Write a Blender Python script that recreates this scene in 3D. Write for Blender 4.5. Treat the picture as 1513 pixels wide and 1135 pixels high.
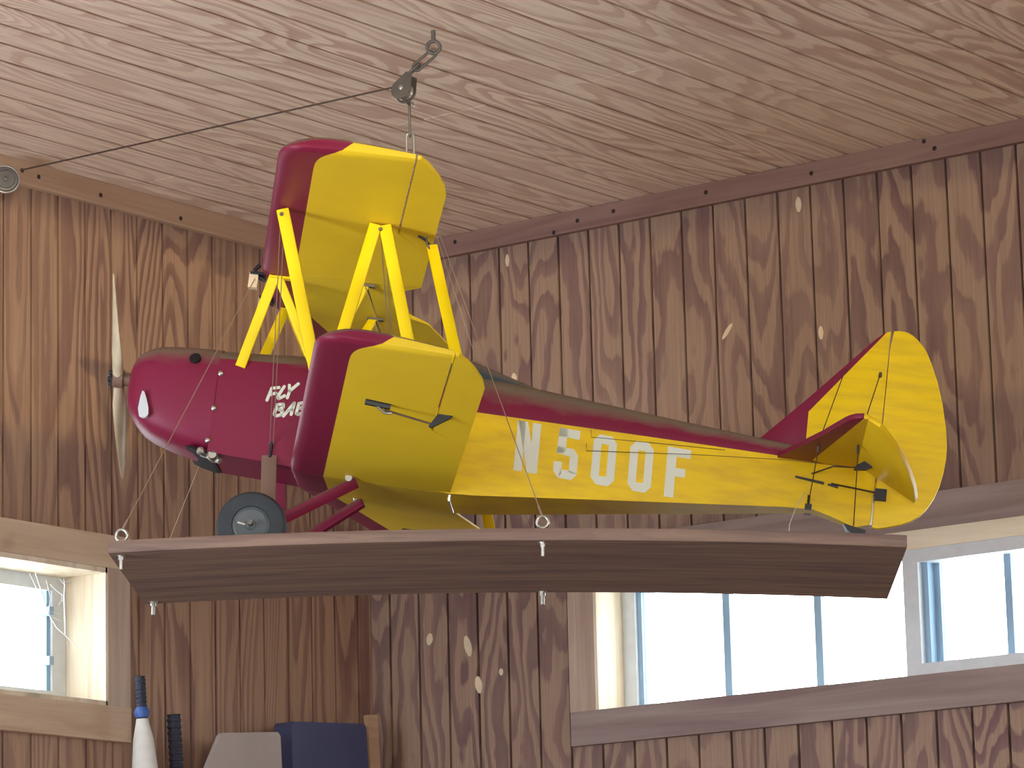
import bpy, bmesh, math, random
from mathutils import Matrix, Vector
random.seed(7)
for o in list(bpy.data.objects): bpy.data.objects.remove(o)
SC = bpy.context.scene
COL = SC.collection
ZO = 1.6                                   # height of the camera above the floor
def V(*a): return Vector(a)

# ------------------------------------------------------------------ camera
cam = bpy.data.cameras.new('camera'); camo = bpy.data.objects.new('camera', cam); COL.objects.link(camo)
cr = V(0.60136224, -0.79859766, -0.02460145); cd = V(0.14370765, 0.13840159, -0.97989444); cf = V(0.78594628, 0.58573610, 0.19799408)
camo.matrix_world = Matrix(((cr.x, -cd.x, -cf.x, 0), (cr.y, -cd.y, -cf.y, 0), (cr.z, -cd.z, -cf.z, ZO), (0, 0, 0, 1)))
cam.sensor_fit = 'HORIZONTAL'; cam.sensor_width = 36; cam.lens = 36 * 5567.4 / 1513
cam.clip_start = 0.05; cam.clip_end = 200
SC.camera = camo

# ------------------------------------------------------------------ light
wd = bpy.data.worlds.new('sky'); SC.world = wd; wd.use_nodes = True
bg = wd.node_tree.nodes['Background']; bg.inputs[0].default_value = (0.86, 0.94, 1.0, 1); bg.inputs[1].default_value = 8.0
def lamp(name, kind, energy, color, loc, direction, size=None, size_y=None):
    l = bpy.data.lights.new(name, kind); l.energy = energy; l.color = color
    o = bpy.data.objects.new(name, l); COL.objects.link(o); o.location = loc
    o.rotation_euler = Vector(direction).to_track_quat('-Z', 'Y').to_euler()
    if kind == 'AREA':
        l.shape = 'RECTANGLE'; l.size = size; l.size_y = size_y
    return o
s = lamp('low_sun', 'SUN', 1.0, (1.0, 0.78, 0.46), (0, 0, 6), (0.58, 0.815, 0.0)); s.data.angle = math.radians(0.35)
lamp('rear_fill_light', 'AREA', 300, (1.0, 0.94, 0.90), (-1.2, -1.6, 2.05), (0.80, 0.60, 0.02), 4.2, 2.2)  # added fill from behind the camera for the near side; no real door
lamp('side_fill_light', 'AREA', 90, (0.78, 0.86, 1.0), (3.6, 6.3, 2.3), (0.82, -0.55, 0.1), 1.2, 1.6)  # added bluish fill from the left for the leading edges; no real door
SC.view_settings.view_transform = 'Standard'; SC.view_settings.look = 'None'
SC.view_settings.gamma = 1; SC.view_settings.use_curve_mapping = False; SC.view_settings.exposure = 0.06

# ------------------------------------------------------------------ materials
def srgb(r, g, b):
    f = lambda c: (c / 255 / 12.92) if c / 255 <= 0.04045 else ((c / 255 + 0.055) / 1.055) ** 2.4
    return (f(r), f(g), f(b), 1)
class NT:
    def __init__(s, name):
        s.m = bpy.data.materials.new(name); s.m.use_nodes = True; s.t = s.m.node_tree
        s.b = s.t.nodes['Principled BSDF']; s.out = s.t.nodes['Material Output']
    def n(s, typ, **kw):
        d = s.t.nodes.new(typ)
        for k, v in kw.items(): setattr(d, k, v)
        return d
    def l(s, a, b): s.t.links.new(a, b)
    def put(s, sock, v):
        if hasattr(v, 'is_output') or isinstance(v, bpy.types.NodeSocket): s.l(v, sock)
        else: sock.default_value = v
    def math(s, op, a, b=0.0, c=0.0, clamp=False):
        d = s.n('ShaderNodeMath', operation=op, use_clamp=clamp)
        for i, v in enumerate((a, b, c)): s.put(d.inputs[i], v)
        return d.outputs[0]
    def mix(s, f, a, b, mode='MIX'):
        d = s.n('ShaderNodeMix', data_type='RGBA', blend_type=mode); s.put(d.inputs['Factor'], f); s.put(d.inputs[6], a); s.put(d.inputs[7], b); return d.outputs[2]
    def ramp(s, f, stops, interp='LINEAR'):
        d = s.n('ShaderNodeValToRGB'); d.color_ramp.interpolation = interp
        e = d.color_ramp.elements
        while len(e) < len(stops): e.new(0.5)
        for el, (p, c) in zip(e, stops): el.position = p; el.color = c if len(c) == 4 else (*c, 1)
        s.l(f, d.inputs[0]); return d.outputs[0]
    def noise(s, vec, scale, detail=2, rough=0.5, w=None, dist=0.0):
        d = s.n('ShaderNodeTexNoise', noise_dimensions='4D' if w is not None else '3D')
        s.l(vec, d.inputs['Vector']); d.inputs['Scale'].default_value = scale; d.inputs['Detail'].default_value = detail
        d.inputs['Roughness'].default_value = rough; d.inputs['Distortion'].default_value = dist
        if w is not None: s.put(d.inputs['W'], w)
        return d.outputs['Fac']
    def scalev(s, vec, sc):
        d = s.n('ShaderNodeVectorMath', operation='MULTIPLY'); s.l(vec, d.inputs[0]); d.inputs[1].default_value = sc; return d.outputs[0]
    def pos(s): return s.n('ShaderNodeNewGeometry').outputs['Position']
    def obj(s): return s.n('ShaderNodeTexCoord').outputs['Object']
    def sep(s, v):
        d = s.n('ShaderNodeSeparateXYZ'); s.l(v, d.inputs[0]); return d.outputs
    def bump(s, h, strength=0.2, dist=0.01):
        d = s.n('ShaderNodeBump'); d.inputs['Strength'].default_value = strength; d.inputs['Distance'].default_value = dist
        s.l(h, d.inputs['Height']); s.l(d.outputs[0], s.b.inputs['Normal'])
def plain(name, col, rough=0.6, metal=0.0, spec=0.5, var=0.0, vscale=30):
    t = NT(name); t.b.inputs['Roughness'].default_value = rough; t.b.inputs['Metallic'].default_value = metal
    t.b.inputs['Specular IOR Level'].default_value = spec
    if var:
        f = t.noise(t.obj(), vscale, 3)
        t.l(t.mix(t.ramp(f, [(0.3, (0, 0, 0)), (0.7, (1, 1, 1))]), [c * (1 - var) for c in col[:3]] + [1], [min(1, c * (1 + var)) for c in col[:3]] + [1]), t.b.inputs['Base Color'])
    else: t.b.inputs['Base Color'].default_value = col
    return t.m
def plywood(name, light, dark, along, sheet_axis, sheet_origin, bands=13.0, across=3.2, lengthwise=0.55, soft=0.10, fibre=0.35, jag=0.9):
    """rotary-cut softwood plywood: contour bands of a stretched noise field, one field for each sheet"""
    t = NT(name); p = t.pos(); x, y, z = t.sep(p)
    ax = {'x': x, 'y': y, 'z': z}
    sheet = t.math('FLOOR', t.math('DIVIDE', t.math('SUBTRACT', ax[sheet_axis], sheet_origin), 1.2192))
    sc = [across] * 3; sc['xyz'.index(along)] = lengthwise
    sv = t.scalev(p, sc)
    w = t.math('MULTIPLY', sheet, 7.31)
    base = t.noise(sv, 1.0, 2.2, 0.42, w=w, dist=0.35)
    sc2 = [38] * 3; sc2['xyz'.index(along)] = 2.2
    fine = t.noise(t.scalev(p, sc2), 1.0, 3, 0.6)
    sc4 = [20] * 3; sc4['xyz'.index(along)] = 9.0
    zig = t.noise(t.scalev(p, sc4), 1.0, 2, 0.5)
    wob = t.math('ADD', t.math('MULTIPLY', t.math('SUBTRACT', fine, 0.5), 0.5), t.math('MULTIPLY', t.math('SUBTRACT', zig, 0.5), jag))
    fr = t.math('FRACT', t.math('ADD', t.math('MULTIPLY', base, bands), wob))
    mask = t.ramp(fr, [(0.0, (0, 0, 0)), (0.40, (0.05, 0.05, 0.05)), (0.40 + soft, (0.75, 0.75, 0.75)), (0.88, (1, 1, 1)), (0.97, (0.15, 0.15, 0.15)), (1.0, (0, 0, 0))])
    big = t.noise(sv, 0.8, 1, w=t.math('ADD', w, 3.3))
    mask = t.math('MULTIPLY', mask, t.ramp(big, [(0.30, (0.45, 0.45, 0.45)), (0.62, (1, 1, 1))]))
    c = t.mix(mask, light, dark)
    sc3 = [120] * 3; sc3['xyz'.index(along)] = 3.0
    fb = t.noise(t.scalev(p, sc3), 1.0, 4, 0.7)
    c = t.mix(t.math('MULTIPLY', t.ramp(fb, [(0.35, (1, 1, 1)), (0.65, (0, 0, 0))]), fibre), c, [v * 0.62 for v in dark[:3]] + [1])
    t.l(c, t.b.inputs['Base Color']); t.b.inputs['Roughness'].default_value = 0.62; t.b.inputs['Specular IOR Level'].default_value = 0.28
    t.bump(fb, 0.12, 0.002)
    return t.m
def board_wood(name, light, dark, along, rough=0.6, rings=6.0):
    t = NT(name); p = t.pos()
    sc = [22] * 3; sc['xyz'.index(along)] = 1.4
    n = t.noise(t.scalev(p, sc), 1.0, 4, 0.6, dist=0.5)
    sc2 = [5] * 3; sc2['xyz'.index(along)] = 2.5
    k = t.noise(t.scalev(p, sc2), 1.0, 2)
    c = t.mix(t.ramp(n, [(0.35, (0, 0, 0)), (0.7, (1, 1, 1))]), light, dark)
    kn = t.ramp(k, [(0.71, (0, 0, 0)), (0.77, (1, 1, 1))])
    c = t.mix(t.math('MULTIPLY', kn, 0.7), c, [v * 0.4 for v in dark[:3]] + [1])
    t.l(c, t.b.inputs['Base Color']); t.b.inputs['Roughness'].default_value = rough; t.b.inputs['Specular IOR Level'].default_value = 0.3
    t.bump(n, 0.1, 0.002); return t.m

M = {}
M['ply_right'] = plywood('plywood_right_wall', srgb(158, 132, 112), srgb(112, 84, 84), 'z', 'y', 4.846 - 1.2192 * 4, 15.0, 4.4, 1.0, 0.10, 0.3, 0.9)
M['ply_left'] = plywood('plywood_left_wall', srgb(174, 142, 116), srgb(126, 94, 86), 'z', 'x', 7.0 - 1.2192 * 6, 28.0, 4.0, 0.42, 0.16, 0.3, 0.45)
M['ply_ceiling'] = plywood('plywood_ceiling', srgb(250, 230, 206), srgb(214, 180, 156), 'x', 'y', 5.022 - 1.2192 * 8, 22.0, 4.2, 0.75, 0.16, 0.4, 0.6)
M['groove'] = plain('groove_backing_wood', srgb(84, 52, 46), 0.8)  # dark backing that shows between the planks
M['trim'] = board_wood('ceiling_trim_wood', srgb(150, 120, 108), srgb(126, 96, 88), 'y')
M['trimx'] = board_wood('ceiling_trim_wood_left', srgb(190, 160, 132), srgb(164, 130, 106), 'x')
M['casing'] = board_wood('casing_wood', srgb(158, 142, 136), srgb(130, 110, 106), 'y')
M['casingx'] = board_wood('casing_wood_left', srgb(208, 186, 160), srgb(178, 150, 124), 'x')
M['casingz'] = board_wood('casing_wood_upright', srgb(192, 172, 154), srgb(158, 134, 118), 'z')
M['jamb'] = board_wood('jamb_wood', srgb(232, 220, 198), srgb(206, 186, 158), 'z')
M['jamby'] = board_wood('jamb_wood_head', srgb(236, 226, 204), srgb(216, 200, 172), 'y')
M['vinyl'] = plain('window_vinyl', srgb(206, 212, 216), 0.45, var=0.05)
M['vinyl_dark'] = plain('window_sash', srgb(140, 170, 196), 0.4)
M['floor'] = plain('concrete_floor', srgb(176, 166, 156), 0.8, var=0.1, vscale=2)
M['patch'] = plain('plywood_patch', srgb(214, 196, 166), 0.7, var=0.08)
M['nail'] = plain('nail_head', srgb(58, 40, 40), 0.6, 0.4)
M['steel'] = plain('zinc_steel', srgb(190, 190, 182), 0.32, 0.9)
M['steel_dull'] = plain('dull_steel', srgb(120, 116, 108), 0.5, 0.7, var=0.1)
M['cable'] = plain('steel_cable', srgb(92, 76, 66), 0.5, 0.5)
M['wire'] = plain('thin_wire', srgb(170, 150, 130), 0.45, 0.5)
M['black'] = plain('black_nylon', srgb(24, 28, 38), 0.45)
M['rubber'] = plain('tire_rubber', srgb(58, 66, 72), 0.75, var=0.18, vscale=14)
M['hub'] = plain('hub_disc', srgb(88, 98, 102), 0.45, var=0.15, vscale=10)
M['white'] = plain('white_paint', srgb(226, 232, 214), 0.55)
M['web'] = plain('dusty_web', srgb(220, 222, 226), 0.8)
M['dark_hole'] = plain('dark_opening', srgb(22, 14, 18), 0.9)
def glass():
    t = NT('window_glass')
    tr = t.n('ShaderNodeBsdfTransparent'); tr.inputs[0].default_value = (0.96, 0.98, 0.98, 1)
    gl = t.n('ShaderNodeBsdfGlossy'); gl.inputs['Roughness'].default_value = 0.05
    mx = t.n('ShaderNodeMixShader'); mx.inputs[0].default_value = 0.05
    t.l(tr.outputs[0], mx.inputs[1]); t.l(gl.outputs[0], mx.inputs[2]); t.l(mx.outputs[0], t.out.inputs[0]); return t.m
M['glass'] = glass()
RED = srgb(126, 28, 60); YEL = srgb(244, 208, 10); DUST = srgb(128, 112, 94)
def paint(name, build=None, base=None, dusty=0.0, rough=0.46):
    """gloss dope; dust has settled on faces that look up"""
    t = NT(name)
    c = build(t) if build else base
    t.b.inputs['Specular IOR Level'].default_value = 0.32
    if dusty:
        g = t.n('ShaderNodeNewGeometry'); nz = t.sep(g.outputs['Normal'])[2]
        nn = t.noise(t.scalev(t.obj(), (4, 4, 10)), 3.0, 4, 0.6)
        f = t.math('ADD', nz, t.math('MULTIPLY', t.math('SUBTRACT', nn, 0.5), 0.5))
        f = t.math('MULTIPLY', t.ramp(f, [(0.30, (0, 0, 0)), (0.72, (1, 1, 1))]), dusty)
        c = t.mix(f, c, DUST)
        t.put(t.b.inputs['Roughness'], t.math('ADD', t.math('MULTIPLY', f, 0.5), rough))
    else: t.b.inputs['Roughness'].default_value = rough
    if isinstance(c, bpy.types.NodeSocket): t.l(c, t.b.inputs['Base Color'])
    else: t.b.inputs['Base Color'].default_value = c
    return t.m
# airframe numbers (metres, x aft, y to starboard, z up, origin at the upper wing's centre leading edge)
CH, WU, WL_, BU, BL = 0.358, 0.323, 0.177, 0.747, 0.866
TP, TU, TL = math.tan(0.139), math.tan(0.0763), math.tan(0.0975)
STAG, GAP, INC = 0.111, 0.428, 0.0432
def wing_paint(name, x0, w, tip, z0, td, inc):
    def b(t):
        x, y, z = t.sep(t.obj())
        ay = t.math('ABSOLUTE', y)
        sp = t.math('MAXIMUM', t.math('SUBTRACT', ay, w / 2), 0.0)
        u = t.math('DIVIDE', t.math('SUBTRACT', t.math('SUBTRACT', x, x0), t.math('MULTIPLY', sp, TP)), CH)
        zb = t.math('ADD', t.math('SUBTRACT', t.math('SUBTRACT', z, z0), t.math('MULTIPLY', sp, td)), t.math('MULTIPLY', t.math('SUBTRACT', x, x0), inc))
        ae = t.math('ADD', ay, t.math('MULTIPLY', zb, 0.6))
        e = t.math('MAXIMUM', t.math('DIVIDE', t.math('SUBTRACT', ae, tip - 0.15), 0.16), 0.0)
        bd = t.math('ADD', 0.212, t.math('MULTIPLY', t.math('POWER', e, 5.0), 0.18))
        f = t.math('LESS_THAN', u, bd)
        n = t.noise(t.obj(), 9.0, 3)
        ye = t.mix(n, srgb(228, 196, 44), srgb(240, 208, 40))
        return t.mix(f, ye, RED)
    return paint(name, b, dusty=0.7)
M['wing_u'] = wing_paint('upper_wing_dope', 0.0, WU, WU / 2 + BU, 0.0, TU, 0.0)
M['wing_l'] = wing_paint('lower_wing_dope', STAG, WL_, WL_ / 2 + BL, -GAP, TL, INC)
def fus_build(t):
    x, y, z = t.sep(t.obj())
    f1 = t.math('LESS_THAN', x, 0.33)
    line = t.math('SUBTRACT', -0.2445, t.math('MULTIPLY', x, 0.0208))
    f2 = t.math('GREATER_THAN', z, line)
    f = t.math('MAXIMUM', f1, f2)
    n = t.noise(t.scalev(t.obj(), (3, 3, 12)), 4.0, 4)
    ye = t.mix(t.ramp(n, [(0.4, (0, 0, 0)), (0.75, (1, 1, 1))]), YEL, srgb(226, 186, 40))
    return t.mix(f, ye, RED)
M['fuselage'] = paint('fuselage_dope', fus_build, dusty=1.0)
M['red'] = paint('red_dope', base=RED, dusty=0.85)
M['red_dusty'] = paint('dusty_red_leg', base=srgb(128, 104, 92), rough=0.7)
M['yellow'] = paint('yellow_dope', base=srgb(252, 222, 6), rough=0.45)
def fin_build(t):
    x, y, z = t.sep(t.obj())
    # red band along the swept leading edge, narrowing to the top
    f = t.math('LESS_THAN', x, t.math('ADD', 1.236, t.math('MULTIPLY', t.math('MAXIMUM', t.math('ADD', z, 0.155), 0.0), 0.785)))
    n = t.noise(t.scalev(t.obj(), (3, 3, 30)), 2.0, 4)
    ye = t.mix(t.ramp(n, [(0.45, (0, 0, 0)), (0.8, (1, 1, 1))]), YEL, srgb(222, 184, 40))
    return t.mix(f, ye, RED)
M['fin'] = paint('fin_dope', fin_build)
def stab_build(t):
    x, y, z = t.sep(t.obj()); ay = t.math('ABSOLUTE', y)
    le = t.math('ADD', 1.164, t.math('MULTIPLY', ay, 0.345))      # leading edge line
    f1 = t.math('LESS_THAN', x, t.math('ADD', le, t.math('SUBTRACT', 0.080, t.math('MULTIPLY', ay, 0.13))))
    f2 = t.math('LESS_THAN', t.math('ADD', x, t.math('MULTIPLY', t.math('SQRT', ay), 0.42)), 1.345)
    return t.mix(t.math('MAXIMUM', f1, f2), srgb(240, 202, 28), RED)
M['stab'] = paint('stabiliser_dope', stab_build, dusty=0.5)
M['coaming'] = paint('grey_fairing', base=srgb(62, 78, 84), dusty=0.8, rough=0.5)
M['prop'] = plain('pale_prop', srgb(205, 192, 160), 0.35, var=0.12, vscale=20)
M['prop_dark'] = plain('prop_hub_brown', srgb(118, 92, 76), 0.4)
def board_mat():
    t = NT('platform_wood'); p = t.obj()
    n = t.noise(t.scalev(p, (2.2, 26, 26)), 1.0, 5, 0.65, dist=0.8)
    c = t.mix(t.ramp(n, [(0.35, (0, 0, 0)), (0.68, (1, 1, 1))]), srgb(148, 124, 106), srgb(108, 88, 84))
    s2 = t.noise(t.scalev(p, (3, 60, 60)), 1.0, 3, 0.6)
    c = t.mix(t.math('MULTIPLY', t.ramp(s2, [(0.70, (0, 0, 0)), (0.80, (1, 1, 1))]), 0.5), c, srgb(176, 150, 134))
    t.l(c, t.b.inputs['Base Color']); t.b.inputs['Roughness'].default_value = 0.7; t.bump(n, 0.25, 0.003); return t.m
M['board'] = board_mat()

# ------------------------------------------------------------------ geometry helpers
def tag(o, label=None, cat=None, group=None, kind=None):
    for k, v in (('label', label), ('category', cat), ('group', group), ('kind', kind)):
        if v: o[k] = v
    return o
def empty(name, mat=None, loc=None):
    o = bpy.data.objects.new(name, None); COL.objects.link(o); o.empty_display_size = 0.05
    if mat is not None: o.matrix_world = mat
    if loc is not None: o.location = loc
    return o
def finish(name, me, mat, parent, angle):
    for m in (mat if isinstance(mat, (list, tuple)) else [mat]): me.materials.append(m)
    if angle is not None:
        for p in me.polygons: p.use_smooth = True
        me.set_sharp_from_angle(angle=math.radians(angle))
    o = bpy.data.objects.new(name, me); COL.objects.link(o)
    if parent is not None: o.parent = parent
    return o
def mesh(name, verts, faces, mat, parent=None, angle=None):
    me = bpy.data.meshes.new(name); me.from_pydata([tuple(v) for v in verts], [], faces)
    bm = bmesh.new(); bm.from_mesh(me); bmesh.ops.recalc_face_normals(bm, faces=bm.faces); bm.to_mesh(me); bm.free()
    return finish(name, me, mat, parent, angle)
class G:
    """collects shapes for one mesh"""
    def __init__(s): s.v = []; s.f = []
    def add(s, vs, fs):
        k = len(s.v); s.v += [Vector(v) for v in vs]; s.f += [[i + k for i in f] for f in fs]; return s
    def box(s, a, b, M4=None):
        x0, y0, z0 = a; x1, y1, z1 = b
        vs = [Vector(p) for p in ((x0, y0, z0), (x1, y0, z0), (x1, y1, z0), (x0, y1, z0), (x0, y0, z1), (x1, y0, z1), (x1, y1, z1), (x0, y1, z1))]
        if M4 is not None: vs = [M4 @ v for v in vs]
        return s.add(vs, [(0, 3, 2, 1), (4, 5, 6, 7), (0, 1, 5, 4), (1, 2, 6, 5), (2, 3, 7, 6), (3, 0, 4, 7)])
    def loft(s, rings, close=True, cap=True):
        n = len(rings[0]); vs = [p for r in rings for p in r]; fs = []
        for i in range(len(rings) - 1):
            for j in range(n if close else n - 1):
                a = i * n + j; b = i * n + (j + 1) % n; fs.append((a, b, b + n, a + n))
        if cap: fs.append(list(range(n))[::-1]); fs.append([(len(rings) - 1) * n + j for j in range(n)])
        return s.add(vs, fs)
    def tube(s, pts, r, n=8, closed=False):
        pts = [Vector(p) for p in pts]; rings = []; N = len(pts); up = None
        rr = r if isinstance(r, (list, tuple)) else [r] * N
        for i, p in enumerate(pts):
            if closed: d = pts[(i + 1) % N] - pts[i - 1]
            else: d = pts[min(i + 1, N - 1)] - pts[max(i - 1, 0)]
            d.normalize()
            if up is None: up = d.orthogonal().normalized()
            up = (up - d * up.dot(d)).normalized(); sd = d.cross(up)
            rings.append([p + (up * math.cos(a) + sd * math.sin(a)) * rr[i] for a in [2 * math.pi * k / n for k in range(n)]])
        if closed: rings.append(rings[0])
        return s.loft(rings, True, not closed)
    def ring(s, c, nrm, R, r, n=20, m=8, sx=1.0, long=None):
        nrm = Vector(nrm).normalized(); a = Vector(long) if long is not None else nrm.orthogonal(); a = (a - nrm * a.dot(nrm)).normalized(); b = nrm.cross(a)
        return s.tube([Vector(c) + a * math.cos(2 * math.pi * k / n) * R * sx + b * math.sin(2 * math.pi * k / n) * R for k in range(n)], r, m, True)
    def strut(s, p0, p1, w, t, n=12, axis=(1, 0, 0), taper=1.0, e=0.55):
        """streamlined strut: long side of its section towards axis"""
        p0 = Vector(p0); p1 = Vector(p1); d = (p1 - p0).normalized(); a = Vector(axis); a = (a - d * a.dot(d)).normalized(); b = d.cross(a)
        f = lambda p, k: [p + a * math.copysign(abs(math.cos(q)) ** e, math.cos(q)) * w / 2 * k + b * math.copysign(abs(math.sin(q)) ** e, math.sin(q)) * t / 2 for q in [2 * math.pi * i / n for i in range(n)]]
        return s.loft([f(p0, taper), f(p0.lerp(p1, 0.08), 1), f(p0.lerp(p1, 0.92), 1), f(p1, taper)])
    def prism(s, poly, y0, y1, ax='y'):
        q = {'y': lambda u, v, h: (u, h, v), 'z': lambda u, v, h: (u, v, h), 'x': lambda u, v, h: (h, u, v)}[ax]
        return s.loft([[q(u, v, y0) for u, v in poly], [q(u, v, y1) for u, v in poly]])
    def plate(s, poly, th, ax='y', edge=0.004):
        """flat surface with rounded edges; poly in plane, thickness th about 0"""
        n = len(poly); cx = sum(p[0] for p in poly) / n; cy = sum(p[1] for p in poly) / n
        def ins(k): return [((u - cx) * (1 - k) + cx, (v - cy) * (1 - k) + cy) for u, v in poly]
        q = {'y': lambda u, v, h: (u, h, v), 'z': lambda u, v, h: (u, v, h)}[ax]
        lv = [(edge * 6, -th / 2), (edge * 2, -th / 2 * 0.9), (0, -th / 2 * 0.4), (0, th / 2 * 0.4), (edge * 2, th / 2 * 0.9), (edge * 6, th / 2)]
        return s.loft([[q(u, v, h) for u, v in ins(k)] for k, h in lv])
    def disc(s, c, nrm, prof, n=28):
        """lathe: prof = [(radius, offset along nrm)]"""
        nrm = Vector(nrm).normalized(); a = nrm.orthogonal().normalized(); b = nrm.cross(a); c = Vector(c)
        return s.loft([[c + nrm * h + (a * math.cos(2 * math.pi * k / n) + b * math.sin(2 * math.pi * k / n)) * r for k in range(n)] for r, h in prof])
    def obj(s, name, mat, parent=None, angle=None): return mesh(name, s.v, s.f, mat, parent, angle)
_cache = {}
def boxobj(name, a, b, mat, parent=None):
    """box object with shared mesh data for boxes of one size"""
    d = tuple(round(b[i] - a[i], 4) for i in range(3)); key = (d, mat.name)
    if key not in _cache:
        g = G().box((0, 0, 0), d); me = bpy.data.meshes.new(name); me.from_pydata([tuple(v) for v in g.v], [], g.f); me.materials.append(mat); _cache[key] = me
    o = bpy.data.objects.new(name, _cache[key]); COL.objects.link(o); o.location = a
    if parent is not None: o.parent = parent
    return o
def smooth_poly(pts, it=2):
    for _ in range(it):
        q = []
        for i in range(len(pts)):
            a, b = pts[i], pts[(i + 1) % len(pts)]
            q += [(a[0] * .75 + b[0] * .25, a[1] * .75 + b[1] * .25), (a[0] * .25 + b[0] * .75, a[1] * .25 + b[1] * .75)]
        pts = q
    return pts

# ------------------------------------------------------------------ the room
XR, YL, ZC = 8.0913, 6.5389, ZO + 2.4832
XB, YB = -1.8, -3.0
g = 0.0075
fl = tag(boxobj('floor', (XB - .2, YB - .2, -0.1), (XR + .2, YL + .2, 0), M['floor']), 'grey concrete floor of the workshop', None, None, 'structure')
# ceiling: grooved plywood in long runs along x, sheets meeting at x = 7.075
ce = tag(boxobj('ceiling', (XB - .2, YB - .2, ZC + 0.010), (XR + .2, YL + .2, ZC + 0.12), M['groove']), 'grooved plywood ceiling with boards running towards the right wall', None, None, 'structure')
def child(o, par):
    o.parent = par; o.matrix_parent_inverse = Matrix.Translation(-Vector(par.location)); return o
y = 5.022 + 0.1016 * 15
rows = []
while y > 3.2:
    y0, y1 = y - 0.1016 + g * .7, min(y - g * .7, YL + 0.02)
    sheet = math.floor((y - 0.05 - 5.022) / 1.2192)
    jx = 7.075 if sheet >= -1 else 7.6
    for x0, x1 in ((jx - 2.4384, jx - 0.0015), (jx + 0.0015, XR + 0.03)):
        dz = random.uniform(0, 0.0012)
        child(boxobj('plank', (x0, y0, ZC + dz), (x1, y1, ZC + 0.010 + 0.002), M['ply_ceiling']), ce)
    y -= 0.1016
yend = y
child(boxobj('ceiling_panel', (XB, YB, ZC), (XR, yend, ZC + 0.0125), M['ply_ceiling']), ce)
child(boxobj('ceiling_panel', (XB, yend, ZC), (7.075 - 2.4384 - .003, YL, ZC + 0.0125), M['ply_ceiling']), ce)
def wall_slabs(rects, mk): return [mk(*r) for r in rects]
# left wall (y = YL); window opening x 6.05..7.003, z 1.116..1.47
LW = (6.05, 7.003, ZO + 1.116, ZO + 1.470)
gg = G()
for x0, x1, z0, z1 in ((XB - .2, LW[0], 0, ZC), (LW[1], XR + .2, 0, ZC), (LW[0], LW[1], 0, LW[2]), (LW[0], LW[1], LW[3], ZC)):
    gg.box((x0, YL + 0.012, z0), (x1, YL + 0.20, z1))
wl = tag(gg.obj('wall_left', M['groove']), 'grooved plywood wall on the left with a high window', None, None, 'structure')
k0 = 6.645
def wall_planks(par, lo, hi, grid0, step, mat, opening, axis, plane, depth, floor_z=0.0):
    n0 = math.floor((lo - grid0) / step)
    u = grid0 + n0 * step
    while u < hi:
        a, b = max(u + g / 2, lo), min(u + step - g / 2, hi)
        if b - a > 0.01:
            spans = [(floor_z, ZC)]
            if b > opening[0] and a < opening[1]:
                spans = [(floor_z, opening[2]), (opening[3], ZC)]
                if a < opening[0] or b > opening[1]:      # plank beside the jamb: cut back to the opening
                    if a < opening[0] and opening[0] - a > 0.012: spans.append((opening[2], opening[3], a, opening[0]))
                    if b > opening[1] and b - opening[1] > 0.012: spans.append((opening[2], opening[3], opening[1], b))
            for sp in spans:
                aa, bb = (sp[2], sp[3]) if len(sp) == 4 else (a, b)
                off = random.uniform(0, 0.0012)
                if axis == 'x': boxobj('plank', (aa, plane + off, sp[0]), (bb, plane + depth, sp[1]), mat, par)
                else: boxobj('plank', (plane + off, aa, sp[0]), (plane + depth, bb, sp[1]), mat, par)
        u += step
wall_planks(wl, 5.5, XR, 6.645, 0.09907, M['ply_left'], LW, 'x', YL, 0.013)
gp = G(); gp.box((XB, YL, 0), (5.497, YL + .013, ZC)); gp.obj('wall_panel', M['ply_left'], wl)
# right wall (x = XR); window opening y 3.9..5.768
RW = (3.90, 5.768, ZO + 1.120, ZO + 1.486)
gg = G()
for y0, y1, z0, z1 in ((YB - .2, RW[0], 0, ZC), (RW[1], YL + .2, 0, ZC), (RW[0], RW[1], 0, RW[2]), (RW[0], RW[1], RW[3], ZC)):
    gg.box((XR + 0.012, y0, z0), (XR + 0.20, y1, z1))
wr = tag(gg.obj('wall_right', M['groove']), 'grooved plywood wall on the right with a row of windows', None, None, 'structure')
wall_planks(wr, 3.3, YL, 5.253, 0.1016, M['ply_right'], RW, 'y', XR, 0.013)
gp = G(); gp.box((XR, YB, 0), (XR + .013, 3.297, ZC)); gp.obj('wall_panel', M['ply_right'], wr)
# football-shaped veneer patches and nail heads on the right wall
def patch(y, z, h, w, rot=0.0):
    pts = []
    for k in range(12):
        a = 2 * math.pi * k / 12; u, v = math.cos(a) * w / 2, math.copysign(abs(math.sin(a)) ** 1.3, math.sin(a)) * h / 2
        pts.append((y + u * math.cos(rot) - v * math.sin(rot), ZO + z + u * math.sin(rot) + v * math.cos(rot)))
    G().prism(pts, XR - 0.0022, XR + 0.002, 'x').obj('patch', M['patch'], wr)
for a in ((6.333, 1.366, .034, .022, .2), (6.201, 1.334, .062, .024, -.25), (6.167, 1.225, .050, .024, -.2), (6.09, 1.253, .02, .014, 0), (5.085, 2.382, .042, .017, 0), (5.033, 2.032, .036, .014, 0), (5.321, 2.079, .05, .012, .7), (6.022, 2.051, .034, .018, 0), (6.035, 2.386, .036, .012, 0)): patch(*a)
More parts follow.
